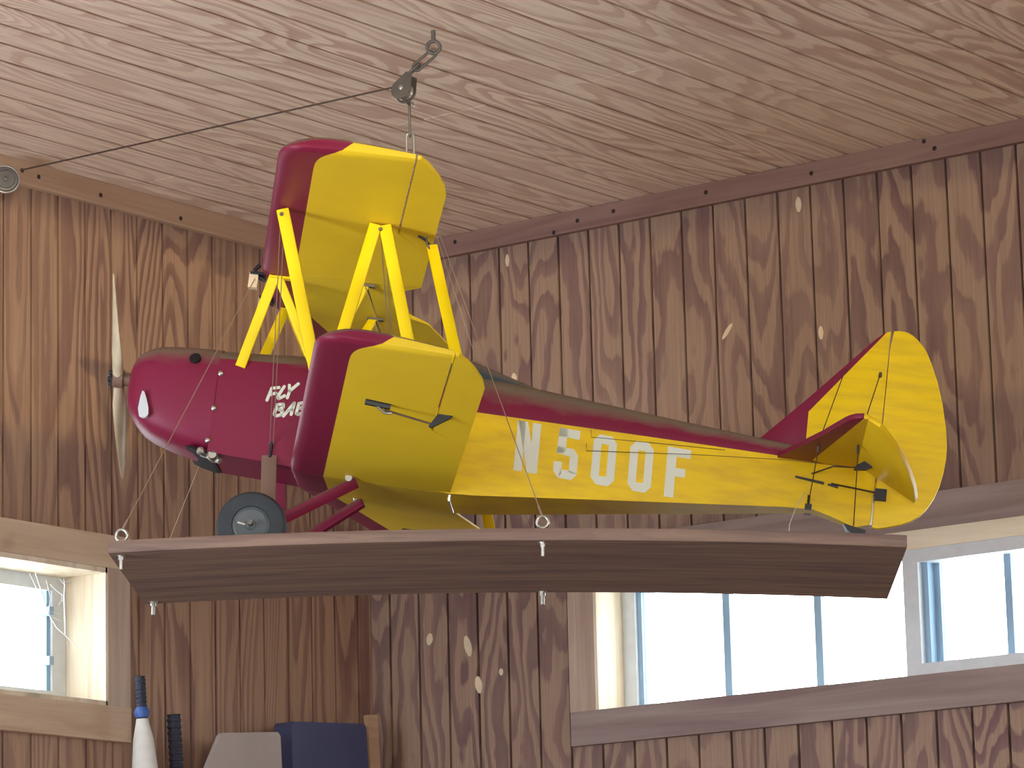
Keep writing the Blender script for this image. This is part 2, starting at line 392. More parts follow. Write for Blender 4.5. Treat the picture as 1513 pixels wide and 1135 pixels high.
# crown trim
gt = G().box((XB, YL - 0.02, ZO + 2.420), (XR, YL, ZC - 0.0005)); t1 = tag(gt.obj('trim_1', M['trimx']), 'flat wooden trim board along the top of the left wall', None, None, 'structure')
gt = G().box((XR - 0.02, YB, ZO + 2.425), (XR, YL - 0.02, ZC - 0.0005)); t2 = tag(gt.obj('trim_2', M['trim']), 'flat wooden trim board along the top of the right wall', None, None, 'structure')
for yy, zz in ((6.2, 2.462), (5.86, 2.432), (5.78, 2.452), (5.66, 2.458), (5.36, 2.458), (5.03, 2.452), (4.69, 2.476), (4.66, 2.452)):
    G().disc((XR - 0.02, yy, ZO + zz), (-1, 0, 0), [(0.006, -0.002), (0.006, 0.001), (0.003, 0.002)], 10).obj('nail', M['nail'], t2)
for xx, zz in ((6.69, 2.455), (6.75, 2.45), (6.98, 2.445), (7.29, 2.44)):
    G().disc((xx, YL - 0.02, ZO + zz), (0, -1, 0), [(0.006, -0.002), (0.006, 0.001), (0.003, 0.002)], 10).obj('nail', M['nail'], t1)
# the two walls behind the camera: invented slot z 1.805..2.36 shapes the low sun into a band
SL0, SL1 = ZO + 1.800, ZO + 2.365
for nm, bx, lab in (('wall_back', lambda z0, z1: ((XB - .2, YB, z0), (XB, YL, z1)), 'plywood wall behind the camera with an added slot that shapes the low sun'),
                    ('wall_front', lambda z0, z1: ((XB - .2, YB - .2, z0), (XR + .2, YB, z1)), 'plywood side wall with an added slot that shapes the low sun')):
    gg = G(); gg.box(*bx(0, SL0)); gg.box(*bx(SL1, ZC)); tag(gg.obj(nm, M['ply_left']), lab, None, None, 'structure')

# left window
w1 = tag(empty('window_1', loc=(0, 0, 0)), 'small high window in the left wall with pale wood casing', None, None, 'structure')
def bxp(name, a, b, mat, par): return boxobj(name, (a[0], a[1], a[2] + ZO), (b[0], b[1], b[2] + ZO), mat, par)
bxp('head_casing', (5.96, YL - .02, 1.470), (7.086, YL, 1.555), M['casingx'], w1)
bxp('side_casing', (7.003, YL - .02, 1.1165), (7.086, YL, 1.4695), M['casingz'], w1)
bxp('side_casing', (5.967, YL - .02, 1.1165), (6.05, YL, 1.4695), M['casingz'], w1)
bxp('apron', (5.96, YL - .022, 1.028), (7.086, YL, 1.116), M['casingx'], w1)
bxp('jamb', (6.996, YL - .018, 1.117), (7.003, YL + .20, 1.470), M['jamb'], w1)
bxp('jamb', (6.05, YL - .018, 1.117), (6.062, YL + .20, 1.470), M['jamb'], w1)
bxp('head_jamb', (6.05, YL - .018, 1.456), (7.003, YL + .20, 1.4695), M['jamb'], w1)
bxp('sill', (6.05, YL - .018, 1.116), (7.003, YL + .20, 1.128), M['jamb'], w1)
fy0, fy1 = YL + .12, YL + .17
bxp('frame_rail', (6.062, fy0, 1.128), (6.995, fy1, 1.161), M['vinyl'], w1)
bxp('frame_rail', (6.062, fy0, 1.419), (6.995, fy1, 1.456), M['vinyl'], w1)
bxp('frame_stile', (6.945, fy0, 1.161), (6.995, fy1, 1.419), M['vinyl'], w1)
bxp('frame_stile', (6.062, fy0, 1.161), (6.11, fy1, 1.419), M['vinyl'], w1)
bxp('sash_stile', (6.932, fy0 + .008, 1.161), (6.945, fy0 + .03, 1.419), M['vinyl_dark'], w1)
bxp('pane', (6.11, fy0 + .02, 1.161), (6.93, fy0 + .026, 1.419), M['glass'], w1)
for zz in (1.352, 1.225):
    bxp('latch', (6.914, fy0 - .02, zz), (6.930, fy0 + .01, zz + .022), M['vinyl_dark'], w1)
# right windows
w2 = tag(empty('window_2', loc=(0, 0, 0)), 'row of three bright panes set deep in the right wall', None, None, 'structure')
w3 = tag(empty('window_3', loc=(0, 0, 0)), 'white framed window at the right edge beside the three panes', None, None, 'structure')
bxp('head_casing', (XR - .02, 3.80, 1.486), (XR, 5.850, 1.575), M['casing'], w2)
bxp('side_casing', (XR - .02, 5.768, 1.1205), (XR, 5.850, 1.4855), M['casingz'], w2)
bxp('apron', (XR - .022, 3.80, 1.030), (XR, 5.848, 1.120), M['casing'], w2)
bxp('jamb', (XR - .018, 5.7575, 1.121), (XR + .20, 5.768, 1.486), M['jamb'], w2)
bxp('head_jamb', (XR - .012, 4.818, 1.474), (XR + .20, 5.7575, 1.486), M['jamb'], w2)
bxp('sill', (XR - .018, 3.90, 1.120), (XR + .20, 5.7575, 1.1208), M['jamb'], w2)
rx0, rx1 = XR + .10, XR + .15
bxp('frame_stile', (rx0, 5.715, 1.122), (rx1, 5.757, 1.474), M['vinyl'], w2)
bxp('sash_stile', (rx0 + .01, 5.700, 1.122), (rx1, 5.715, 1.474), M['vinyl_dark'], w2)
bxp('frame_rail', (rx0, 4.84, 1.440), (rx1, 5.715, 1.474), M['vinyl'], w2)
bxp('frame_rail', (rx0, 4.84, 1.122), (rx1, 5.715, 1.132), M['vinyl'], w2)
for yy in (5.430, 5.147): bxp('muntin', (rx0 + .01, yy - .011, 1.132), (rx0 + .03, yy + .011, 1.440), M['vinyl_dark'], w2)
for ya, yb in ((5.441, 5.700), (5.158, 5.419), (4.84, 5.136)): bxp('pane', (rx0 + .018, ya, 1.132), (rx0 + .023, yb, 1.440), M['glass'], w2)
fx0, fx1 = XR - .008, XR + .05
bxp('frame_stile', (fx0, 4.774, 1.1215), (XR + .16, 4.818, 1.438), M['vinyl'], w3)
bxp('frame_rail', (fx0, 3.91, 1.1215), (fx1, 4.774, 1.150), M['vinyl'], w3)
bxp('frame_rail', (fx0, 3.91, 1.405), (fx1, 4.774, 1.438), M['vinyl'], w3)
bxp('head_jamb', (XR - .012, 3.91, 1.438), (XR + .19, 4.818, 1.486), M['jamby'], w3)
bxp('frame_stile', (fx0, 3.91, 1.150), (fx1, 3.95, 1.405), M['vinyl'], w3)
bxp('sash_stile', (fx0 + .02, 4.757, 1.150), (XR + .10, 4.774, 1.405), M['vinyl_dark'], w3)
bxp('sash_stile', (fx0 + .05, 4.740, 1.150), (XR + .10, 4.757, 1.405), M['vinyl_dark'], w3)
for yy in (4.547, 4.240): bxp('muntin', (fx0 + .05, yy - .010, 1.150), (fx0 + .07, yy + .010, 1.405), M['vinyl_dark'], w3)
for ya, yb in ((4.557, 4.74), (4.250, 4.537), (3.95, 4.230)): bxp('pane', (fx0 + .058, ya, 1.150), (fx0 + .063, yb, 1.405), M['glass'], w3)

# ------------------------------------------------------------------ the aeroplane
RP = ((0.564271844, 0.816743485, 0.120529518), (-0.814664741, 0.574510651, -0.079113031), (-0.133860545, -0.053549893, 0.989552305))
OP = (6.319535643, 5.389321788, 1.901390690 + ZO)
PM = Matrix([list(RP[i]) + [OP[i]] for i in range(3)] + [[0, 0, 0, 1]])
AIR = empty('model_airplane', PM)
tag(AIR, 'large yellow and dark red model biplane standing on the hanging wooden board', 'model airplane')
TU_ = [0, .015, .04, .08, .15, .25, .4, .55, .7, .78, .9, 1.0]
ZU_ = [.010, .0165, .0215, .026, .031, .033, .031, .026, .019, .0150, .0085, .0040]
ZL_ = [.010, .0035, .0015, 0, 0, 0, 0, 0, 0, 0, 0, 0]
def itp(u, zs):
    u = min(max(u, 0), 1)
    for i in range(len(TU_) - 1):
        if u <= TU_[i + 1]:
            k = (u - TU_[i]) / (TU_[i + 1] - TU_[i]); return zs[i] * (1 - k) + zs[i + 1] * k
    return zs[-1]
def wpt(kind, y, u, z):
    if kind == 'u':
        sp = max(0, abs(y) - WU / 2); return Vector((CH * u + sp * TP, y, z + sp * TU))
    sp = max(0, abs(y) - WL_ / 2); ci, si = math.cos(INC), math.sin(INC)
    return Vector((STAG + CH * u * ci + z * si + sp * TP, y, -GAP - CH * u * si + z * ci + sp * TL))
def section(kind, y, u0, u1, squash=0.0, n=14):
    us = [u0 + (u1 - u0) * (0.5 - 0.5 * math.cos(math.pi * k / n)) ** (1.15 if u0 == 0 else 1) for k in range(n + 1)]
    up = []; lo = []
    for u in us:
        a, b = itp(u, ZU_), itp(u, ZL_); m = (a + b) / 2 * 0.9
        up.append(wpt(kind, y, u, a * (1 - squash) + m * squash)); lo.append(wpt(kind, y, u, b * (1 - squash) + m * squash))
    return up + lo[::-1][:-1] if u0 == 0 else up + lo[::-1]
AIL = {'u': (0.905, 0.480, 0.364, 0.724), 'l': (0.950, 0.497, 0.406, 0.792)}   # tip at hinge, inner hinge, inner trailing edge, outer trailing edge
def wing_half(kind, sg, mat):
    w, b = (WU, BU) if kind == 'u' else (WL_, BL); tip = w / 2 + b
    a_tip, a_in, a_te, a_out = AIL[kind]; H = 0.775
    def ce(y):
        if y <= a_te: return 1.0
        if y <= a_in: return 1.0 - (1.0 - H) * (y - a_te) / (a_in - a_te)
        return H
    ys = [w / 2 + 0.001, w / 2 + 0.06, (w / 2 + a_te) / 2, a_te - 0.001, (a_te + a_in) / 2, a_in, a_in + 0.1, (a_in + tip) / 2, tip - 0.12, tip - 0.06, tip - 0.035, tip - 0.018, tip - 0.007, tip]
    le = [0] * 9 + [0.0, 0.012, 0.04, 0.075, 0.12]; sq = [0] * 11 + [0.0, 0.06, 0.42]
    rings = []
    for y, e, q in zip(ys, le, sq):
        r = section(kind, sg * y, 0, ce(y), q)
        if e:
            for p in r:
                u = (p.x - wpt(kind, sg * y, 0, 0).x) / CH
                k = max(0.0, 1 - u / 0.5); p.x += CH * e * k * k
        rings.append(r)
    main = G().loft(rings).obj('upper_wing_panel' if kind == 'u' else 'lower_wing_panel', mat, AIR, 35)
    # aileron
    rings = []
    yy = [a_te + 0.004, a_in, a_in + 0.12, a_out - 0.1, a_out, a_out + 0.05, a_out + 0.10, a_tip - 0.03, a_tip + 0.002]
    for y in yy:
        us = ce(y) + (0.011 if y > a_in - .01 else 0.014)
        us = min(us, 0.985)
        if y <= a_out: ue = 1.0
        else:
            k = (y - a_out) / (a_tip - a_out); ue = 1.0 - (1.0 - H - 0.035) * k ** 1.7
        ue = max(ue, us + 0.012)
        rings.append(section(kind, sg * y, us, ue, 0.0 if y < a_tip - .01 else 0.4, 6))
    G().loft(rings).obj('aileron', mat, main, 35)
    return main
WP = {}
for kind, mat in (('u', M['wing_u']), ('l', M['wing_l'])):
    for sg in (-1, 1): WP[kind, sg] = wing_half(kind, sg, mat)
ys = [-WU / 2, -.150, -.12, -.085, -.04, 0, .04, .085, .12, .150, WU / 2]
cu = [1.0, .985, .90, .835, .80, .79, .80, .835, .90, .985, 1.0]
csec = G().loft([section('u', y, 0, c) for y, c in zip(ys, cu)]).obj('center_section', M['wing_u'], AIR, 35)
G().loft([section('l', y, 0, 1.0) for y in (-WL_ / 2, -.04, .04, WL_ / 2)]).obj('center_section', M['wing_l'], AIR, 35)

# fuselage
FX = [-.074, -.03, .045, .12, .25, .33, .466, .52, .64, .80, .95, 1.10, 1.20, 1.265, 1.31, 1.36, 1.392]
FL = [-.405, -.409, -.414, -.421, -.427, -.430, -.444, -.4425, -.432, -.418, -.405, -.392, -.383, -.380, -.392, -.408, -.398]
FS = [-.208, -.208, -.208, -.208, -.215, -.235, -.250, -.2525, -.255, -.258, -.261, -.264, -.2665, -.268, -.268, -.268, -.268]
FT = [-.157, -.1545, -.151, -.147, -.145, -.145, -.150, -.1555, -.168, -.187, -.205, -.222, -.233, -.243, -.252, -.262, -.266]
FW = [.101, .101, .1, .1, .1, .1, .1, .098, .088, .074, .060, .045, .034, .026, .020, .013, .010]
def fring(x, zl, zs, zt, hw):
    r = [(x, -hw, zl), (x, -hw, zl * .5 + zs * .5), (x, -hw, zs)]
    for k in range(1, 10):
        a = math.pi * k / 10; r.append((x, -hw * math.cos(a), zs + (zt - zs) * math.sin(a) ** 0.9))
    return [Vector(p) for p in r + [(x, hw, zs), (x, hw, zl * .5 + zs * .5), (x, hw, zl)]]
fus = G().loft([fring(*a) for a in zip(FX, FL, FS, FT, FW)]).obj('fuselage', M['fuselage'], AIR, 28)
def hw_at(x):
    for i in range(len(FX) - 1):
        if FX[i] <= x <= FX[i + 1]:
            k = (x - FX[i]) / (FX[i + 1] - FX[i]); return FW[i] * (1 - k) + FW[i + 1] * k
    return FW[0]
# cockpit rim, headrest fairing
G().ring((.30, 0, -.150), (0, 0, 1), .062, .006, 24, 8, 1.5, (1, 0, 0)).obj('cockpit_rim', M['black'], fus, 60)
hr = []
for x, top, hw in ((.40, -.100, .034), (.43, -.098, .045), (.465, -.111, .044), (.51, -.126, .036), (.56, -.142, .027), (.61, -.158, .016), (.642, -.167, .004)):
    base = -.150 - max(0, x - .466) * .115
    hr.append([Vector((x, -hw * math.cos(math.pi * k / 10), base - .006 + (top - base + .006) * math.sin(math.pi * k / 10))) for k in range(11)])
G().loft(hr).obj('headrest_fairing', M['coaming'], AIR, 40)
# cowling
CS = [(-.073, -.408, -.157, .103), (-.12, -.399, -.1575, .1025), (-.17, -.386, -.159, .1), (-.21, -.372, -.162, .096), (-.235, -.359, -.170, .089), (-.255, -.340, -.182, .08), (-.268, -.322, -.198, .068), (-.275, -.304, -.216, .052), (-.278, -.290, -.236, .03)]
def cring(x, zl, zt, hw, n=36, e=None):
    e = 3.4; zc, h = (zl + zt) / 2, (zt - zl) / 2; r = []
    for k in range(n):
        a = 2 * math.pi * k / n; c, s_ = math.cos(a), math.sin(a); q = 2 / e
        r.append(Vector((x, math.copysign(abs(c) ** q, c) * hw, zc + math.copysign(abs(s_) ** q, s_) * h)))
    return r
cow = G().loft([cring(*c) for c in CS]).obj('cowling', M['red'], AIR, 50)
YC = -.1035
G().prism(smooth_poly([(-.240, -.338), (-.237, -.282), (-.229, -.285), (-.213, -.330), (-.220, -.345)], 1), -.1025, -.090).obj('lit_cooling_opening', M['vinyl'], cow)  # light grey plate; light seen in the opening is put into its colour
for x, z in ((-.067, -.226), (-.072, -.306), (-.076, -.380)):
    G().disc((x, -.101, z), (0, -1, 0), [(.0062, -.004), (.0062, .002), (.004, .0045), (.001, .005)], 14).obj('screw', M['steel'], cow, 40)
for s_ in (-1, 1): pass
G().disc((-.129, -.094, -.196), (-.25, -1, .45), [(.013, -.010), (.013, .0035), (.009, .0045)], 18).obj('exhaust_port', M['dark_hole'], cow, 40)
G().prism(smooth_poly([(-.135, -.391), (-.066, -.402), (-.064, -.411), (-.10, -.404)], 1), -.092, .092).obj('air_outlet', M['dark_hole'], cow)
eng = G().disc((-.062, -.085, -.410), (0, -1, 0), [(.010, -.03), (.013, .0), (.013, .012), (.009, .016)], 16); eng.disc((-.083, -.08, -.404), (-.4, -1, 0), [(.008, -.02), (.009, .02), (.005, .024)], 14)
eng.tube([(-.09, -.06, -.402), (-.06, -.08, -.412), (-.045, -.085, -.420)], .0075, 10); eng.obj('muffler', M['steel'], AIR, 45)
# propeller
HUB = Vector((-.309, 0, -.237)); A = .595; DR = Vector((0, -math.cos(A), math.sin(A))); SD = Vector((0, math.sin(A), math.cos(A)))
pr = empty('propeller'); pr.parent = AIR
def blade(sg):
    rings = []
    for t, ch, tw, th in ((.012, .012, 1.2, .014), (.035, .013, 1.0, .012), (.07, .019, .75, .008), (.12, .021, .58, .006), (.18, .020, .45, .005), (.24, .016, .36, .0035), (.285, .010, .31, .0025), (.302, .006, .30, .002), (.308, .002, .3, .001)):
        c = HUB + DR * sg * t; e1 = (SD * sg * math.cos(tw) - Vector((1, 0, 0)) * math.sin(tw)); e2 = e1.cross(DR).normalized()
        rings.append([c + e1 * math.cos(q) * ch + e2 * math.sin(q) * th for q in [2 * math.pi * k / 12 for k in range(12)]])
    return G().loft(rings).obj('blade', M['prop'], pr, 50)
blade(1); blade(-1)
G().disc(HUB, (1, 0, 0), [(.016, -.012), (.021, -.009), (.021, .012), (.015, .014), (.015, .034), (.010, .036)], 20).obj('hub', M['prop_dark'], pr, 40)
for k in range(4):
    a = math.pi / 2 * k + .4; c = HUB + Vector((-.012, .012 * math.cos(a), .012 * math.sin(a)))
    G().disc(c, (-1, 0, 0), [(.004, -.004), (.004, .006), (.0055, .006), (.0055, .010)], 6).obj('bolt', M['black'], pr)

# struts
def upt(y, u, z=0.0): return wpt('u', y, u, z)
def lpt(y, u, z): return wpt('l', y, u, z)
for sg in (-1, 1):
    nst = empty('interplane_strut'); nst.parent = AIR
    a = upt(sg * .567, .073, -.004); b = lpt(sg * .56, .085, .028); c = upt(sg * .530, .668, -.004); d = lpt(sg * .545, .700, .022)
    G().strut(a, b, .027, .012).obj('strut', M['yellow'], nst, 40)
    G().strut(c + Vector((-.012, 0, 0)), b + Vector((.012, 0, 0)), .027, .012).obj('strut', M['yellow'], nst, 40)
    G().strut(c + Vector((.008, 0, 0)), d, .027, .012).obj('strut', M['yellow'], nst, 40)
    for p in (a + Vector((0, 0, -.012)), c + Vector((0, 0, -.010))):
        G().disc(p + Vector((0, sg * .006, 0)), (0, sg, 0), [(.0045, -.002), (.0045, .002), (.003, .004)], 10).obj('bolt', M['steel_dull'], nst)
    # strut that links the two ailerons
    e = upt(sg * .480, .985, -.012); f = lpt(sg * .60, .965, .010)
    lk = G().strut(e + Vector((.001, 0, -.008)), f, .025, .010).obj('aileron_strut', M['yellow'], AIR, 40)
    G().tube([e + Vector((-.012, sg * .004, .010)), e + Vector((-.008, sg * .006, -.008)), e + Vector((-.002, sg * .006, -.018))], .0025, 6).obj('clevis', M['steel_dull'], lk)
    G().tube([e + Vector((-.030, 0, .012)), e + Vector((-.014, 0, .004)), e + Vector((-.004, 0, -.006))], .003, 6).obj('hook', M['black'], lk)
    # cabane struts
    ap = Vector((.032, sg * .135, .0)); fb = Vector((-.026, sg * .100, -.206)); ab = Vector((.150, sg * .100, -.215)); rt = Vector((.232, sg * .140, .0))
    cb = empty('cabane_strut'); cb.parent = AIR
    G().strut(ap + Vector((-.004, 0, 0)), fb, .024, .011).obj('strut', M['yellow'], cb, 40)
    G().strut(ap + Vector((.004, 0, 0)), ab, .020, .011).obj('strut', M['yellow'], cb, 40)
    G().strut(rt, Vector((.165, sg * .100, -.165)), .020, .011).obj('strut', M['yellow'], cb, 40)
    G().box((ap.x - .012, ap.y - .01, -.006), (ap.x + .034, ap.y + .01, -.001)).obj('bracket', M['yellow'], cb)
    G().box((rt.x - .016, rt.y - .008, -.006), (rt.x + .022, rt.y + .008, -.001)).obj('bracket', M['steel_dull'], cb)
    # servo, pushrod and horn under the lower wing
    sv = G().box((0, -.011, 0), (.050, .011, .005)); P0 = lpt(sg * .629, .355, 0)
    svo = G(); P1 = lpt(sg * .618, .505, 0)
    svo.strut(P0 + Vector((0, 0, -.003)), P1 + Vector((0, 0, -.003)), .012, .016, 8, (0, 1, 0)); svo.obj('servo_arm', M['black'], WP['l', sg])
    svo = G(); svo.tube([P0.lerp(P1, .45) + Vector((0, 0, -.008)), P0.lerp(P1, .75) + Vector((.004, 0, -.020)), P0.lerp(P1, .9) + Vector((.010, 0, -.018))], .003, 6); svo.obj('servo_screw', M['steel'], WP['l', sg])
    h0 = lpt(sg * .600, .775, 0); h1 = lpt(sg * .625, .815, 0)
    G().tube([P1 + Vector((-.012, 0, -.012)), h0 + Vector((-.004, 0, -.022))], .0022, 6).obj('pushrod', M['cable'], WP['l', sg])
    hn = G(); hn.prism([(h0.x + .004, h0.z), (h1.x + .022, h1.z + .002), (h1.x + .012, h1.z - .008), (h0.x - .006, h0.z - .030), (h0.x - .012, h0.z - .028)], sg * .60 - .005, sg * .60 + .005); hn.obj('control_horn', M['black'], WP['l', sg])
# flying and landing wires
def wire(pts, r=.0011, mat='wire', par=AIR, name='bracing_wire'): return G().tube(pts, r, 5).obj(name, M[mat], par)
for sg in (-1, 1):
    t0 = upt(sg * .56, .08, -.02); t1_ = upt(sg * .52, .69, -.03)
    for dx in (-.004, .004):
        wire([t0 + Vector((dx, 0, 0)), Vector((.066 + dx, sg * .102, -.375))])
        wire([t1_ + Vector((dx, 0, 0)), Vector((.36 + dx, sg * .102, -.43))])
    wire([Vector((.066, sg * .103, -.37)), Vector((.066, sg * .104, -.405))], .004, 'black', name='turnbuckle')
    wire([Vector((.232, sg * .14, -.004)), lpt(sg * .52, .62, .03)])
    wire([Vector((.236, sg * .14, -.006)), Vector((.30, -sg * .08, -.145))], .0016, 'cable')
# landing gear
for sg in (-1, 1):
    lg = empty('landing_gear'); lg.parent = AIR
    y1 = sg * .155
    G().strut((.064, sg * .098, -.402), (.086, y1, -.560), .034, .012, e=.3).obj('leg', M['red_dusty'] if sg < 0 else M['red'], lg, 40)
    G().strut((.262, sg * .100, -.440), (.070, y1, -.580), .026, .012, 12, (.6, 0, 1), e=.3).obj('leg', M['red'], lg, 40)
    G().tube([(.0545, sg * .12, -.575), (.0545, sg * .21, -.575)], .006, 10).obj('axle', M['steel_dull'], lg)
    wc = Vector((.0545, sg * .17, -.577)); Rw = .077
    wh = G().disc(wc, (0, sg, 0), [(.040, -.018), (.056, -.021), (.070, -.017), (.0755, -.008), (Rw, 0), (.0755, .008), (.070, .017), (.056, .021), (.042, .0185), (.041, .015)], 44).obj('wheel', M['rubber'], lg, 30)
    G().disc(wc, (0, sg, 0), [(.041, -.016), (.041, .0155), (.034, .019), (.030, .0175), (.012, .0175), (.011, .020), (.006, .022), (.0055, .024), (.002, .024)], 36).obj('hub_cap', M['hub'], wh, 30)
    G().tube([wc + Vector((-.029, sg * .019, .002)), wc + Vector((-.012, sg * .0195, -.001))], .0022, 6).obj('hub_slot', M['white'], wh)
    G().disc((.246, sg * .108, -.436), (0, sg, 0), [(.005, -.004), (.005, .005), (.008, .005), (.008, .010)], 8).obj('fitting', M['steel'], lg)
    G().ring((.248, sg * .112, -.428), (0, 1, 0), .008, .0025, 12, 6).obj('eyelet', M['steel'], lg)
# tail
stab = [(1.164, -.005), (1.178, -.040), (1.264, -.279), (1.305, -.415), (1.314, -.438), (1.326, -.458), (1.340, -.466), (1.354, -.462), (1.354, -.005)]
EA = math.radians(30); HX, HZ = 1.354, -.268
el = [(-.007, -.455), (.026 / math.cos(EA), -.461), (.047 / math.cos(EA), -.43), (.068 / math.cos(EA), -.386), (.088 / math.cos(EA), -.33), (.108 / math.cos(EA), -.25), (.124 / math.cos(EA), -.165), (.134 / math.cos(EA), -.078), (.133 / math.cos(EA), -.05), (-.007, -.035)]
for sg in (-1, 1):
    gs = G().plate([(x, -y * sg) for x, y in stab], .012, 'z')
    for v in gs.v: v.z += HZ
    so = gs.obj('stabilizer', M['stab'], AIR, 35)
    ge = G().plate([(x, -y * sg) for x, y in el], .011, 'z')
    for v in ge.v:
        x, z = v.x, v.z; v.x = HX + x * math.cos(EA) - z * math.sin(EA) * -1 * 0 + z * math.sin(EA); v.z = HZ - x * math.sin(EA) + z * math.cos(EA)
    eo = ge.obj('elevator', M['yellow_e'] if 'yellow_e' in M else M['stab'], AIR, 35)
    hx, hz = 1.366, -.282
    G().prism([(hx - .018, hz - .010), (hx - .022, hz - .020), (hx + .004, hz - .018), (hx + .024, hz - .006), (hx + .010, hz + .008)], sg * .11 - .006, sg * .11 + .006).obj('control_horn', M['black'], eo)
    wire([(1.255, sg * .026, -.300), (1.30, sg * .075, -.290), (hx - .018, sg * .11, hz - .014)], .0018, 'cable', name='pushrod')
    # fin and tail bracing
    wire([(1.309, sg * .006, -.047), (1.262, sg * .20, -.262)], .0012, 'cable')
    wire([(1.387, sg * .006, -.052), (1.345, sg * .235, -.262)], .0013, 'cable')
    wire([(1.262, sg * .20, -.274), (1.254, sg * .03, -.372)], .0012, 'cable')
    wire([(1.345, sg * .235, -.274), (1.358, sg * .016, -.405)], .0012, 'cable')
    wire([(1.254, sg * .040, -.352), (1.254, sg * .032, -.370)], .0032, 'black', name='turnbuckle')
    wire([(1.262, sg * .195, -.276), (1.261, sg * .18, -.285)], .0035, 'steel_dull', name='fitting')
    wire([(1.345, sg * .230, -.276), (1.346, sg * .21, -.288)], .0035, 'steel_dull', name='fitting')
    wire([(1.387, sg * .006, -.050), (1.386, sg * .012, -.060)], .0042, 'steel_dull', name='fitting')
    G().box((1.247, sg * .026 - .008, -.381), (1.262, sg * .026 + .008, -.370)).obj('fitting', M['black'], AIR)
fin = [(1.128, -.232), (1.2336, -.1217), (1.3092, -.0387), (1.372, .030), (1.388, .044), (1.402, .049), (1.401, -.12), (1.398, -.268), (1.394, -.395), (1.362, -.409), (1.325, -.398), (1.300, -.300), (1.255, -.240), (1.190, -.235)]
G().plate(fin, .014, 'y', .003).obj('fin', M['fin'], AIR, 35)
rud = smooth_poly([(1.4035, .0495), (1.425, .0525), (1.4452, .0493), (1.470, .030), (1.49, .0035), (1.5241, -.0792), (1.548, -.1858), (1.5486, -.2477), (1.5359, -.3109), (1.5101, -.3598), (1.475, -.3865), (1.4166, -.4045), (1.3985, -.4045), (1.3985, -.395), (1.400, -.268), (1.4025, -.12)], 1)
ro = G().plate(rud, .013, 'y', .003).obj('rudder', M['fin'], AIR, 35)
for sg in (-1, 1):
    G().box((1.398, sg * .012 - .006, -.342), (1.424, sg * .012 + .006, -.316)).obj('control_horn', M['black'], ro)
    wire([(1.300, sg * .022, -.317), (1.36, sg * .018, -.322), (1.402, sg * .016, -.326)], .002, 'cable', name='pushrod')
    G().prism([(1.220, -.310), (1.284, -.318), (1.284, -.322), (1.220, -.314)], sg * .030 - .006, sg * .030 + .004).obj('exit_slot', M['black'], fus)
    G().prism([(1.293, -.318), (1.316, -.321), (1.316, -.326), (1.293, -.322)], sg * .0205 - .004, sg * .0205 + .004).obj('exit_slot', M['black'], fus)
tw = empty('tail_wheel'); tw.parent = AIR
G().prism([(1.335, -.402), (1.385, -.412), (1.385, -.425), (1.365, -.428), (1.345, -.416)], -.016, .016).obj('bracket', M['black'], tw)
G().box((1.352, -.012, -.410), (1.364, .012, -.395)).obj('clamp', M['black'], tw)
G().strut((1.375, 0, -.420), (1.395, 0, -.470), .012, .010).obj('fork', M['steel_dull'], tw)
G().disc((1.40, 0, -.490), (0, 1, 0), [(.012, -.010), (.022, -.009), (.027, 0), (.022, .009), (.012, .010)], 24).obj('tire', M['rubber'], tw, 40)
for sg in (-1, 1):
    wire([(.755, sg * .0795, -.296), (.757, sg * .0795, -.312), (1.00, sg * .072, -.294), (1.20, sg * .075, -.286), (1.348, sg * .11, -.296)], .0007, 'cable', name='control_cable')
    wire([(.762, sg * .0785, -.264), (.764, sg * .0785, -.280), (.90, sg * .0665, -.276), (1.06, sg * .051, -.272)], .0006, 'cable', name='control_cable')
# pale tube added in place of the light along the trailing edge
G().tube([lpt(-.088, 1.0, .0) + Vector((.0, 0, .012)), lpt(-.085, 1.0, -.012), lpt(.02, 1.0, -.016) + Vector((.004, 0, 0))], .0028, 6).obj('lit_edge_strip', M['steel'], AIR)
# lettering
def put(x, z, lift=.0008): return Vector((x, -hw_at(x) - lift, z))
def letter(polys, x0, zt, w, h, slope, name='letter'):
    gl_ = G()
    for p in polys:
        top = [put(x0 + u * w + (1 - v) * h * .02, zt - (x0 - .60) * slope - (1 - v) * h - u * w * slope) for u, v in p]
        bot = [q + Vector((0, .002, 0)) for q in top]
        gl_.loft([top, bot])
    gl_.obj(name, M['white'], fus)
T, B_ = 0.345, 0.175
N_ = [[(0, 0), (T, 0), (T, 1), (0, 1)], [(1 - T, 0), (1, 0), (1, 1), (1 - T, 1)], [(0.02, 1), (T + .08, 1), (.98, 0), (1 - T - .08, 0)]]
F5 = [[(.12, 1), (1, 1), (1, 1 - B_), (.10, 1 - B_)], [(.12, 1), (.12 + T, 1), (.10 + T, .52), (.08, .48)], [(.08, .62), (.78, .62), (1, .50), (.72, .46), (.08, .48)], [(1, .50), (1, .12), (1 - T, .14), (1 - T, .48)], [(1, .13), (.80, 0), (.22, 0), (.30, B_), (.72, B_)], [(.22, 0), (0, .13), (0, .32), (T, .32), (T, .10)]]
O_ = [[(0, .12), (T, .17), (T, .83), (0, .88)], [(1, .12), (1 - T, .17), (1 - T, .83), (1, .88)], [(0, .87), (.24, 1), (.76, 1), (1, .87), (1 - T, .82), (T, .82)], [(0, .13), (.24, 0), (.76, 0), (1, .13), (1 - T, .18), (T, .18)]]
F_ = [[(0, 0), (T + .06, 0), (T + .06, 1), (0, 1)], [(0, 1), (1, 1), (1, 1 - B_), (0, 1 - B_)], [(0, .60), (.82, .60), (.82, .43), (0, .43)]]
for pl, px0 in ((N_, .600), (F5, .687), (O_, .770), (O_, .852), (F_, .934)):
    letter(pl, px0, -.262, .052, .113, .052)
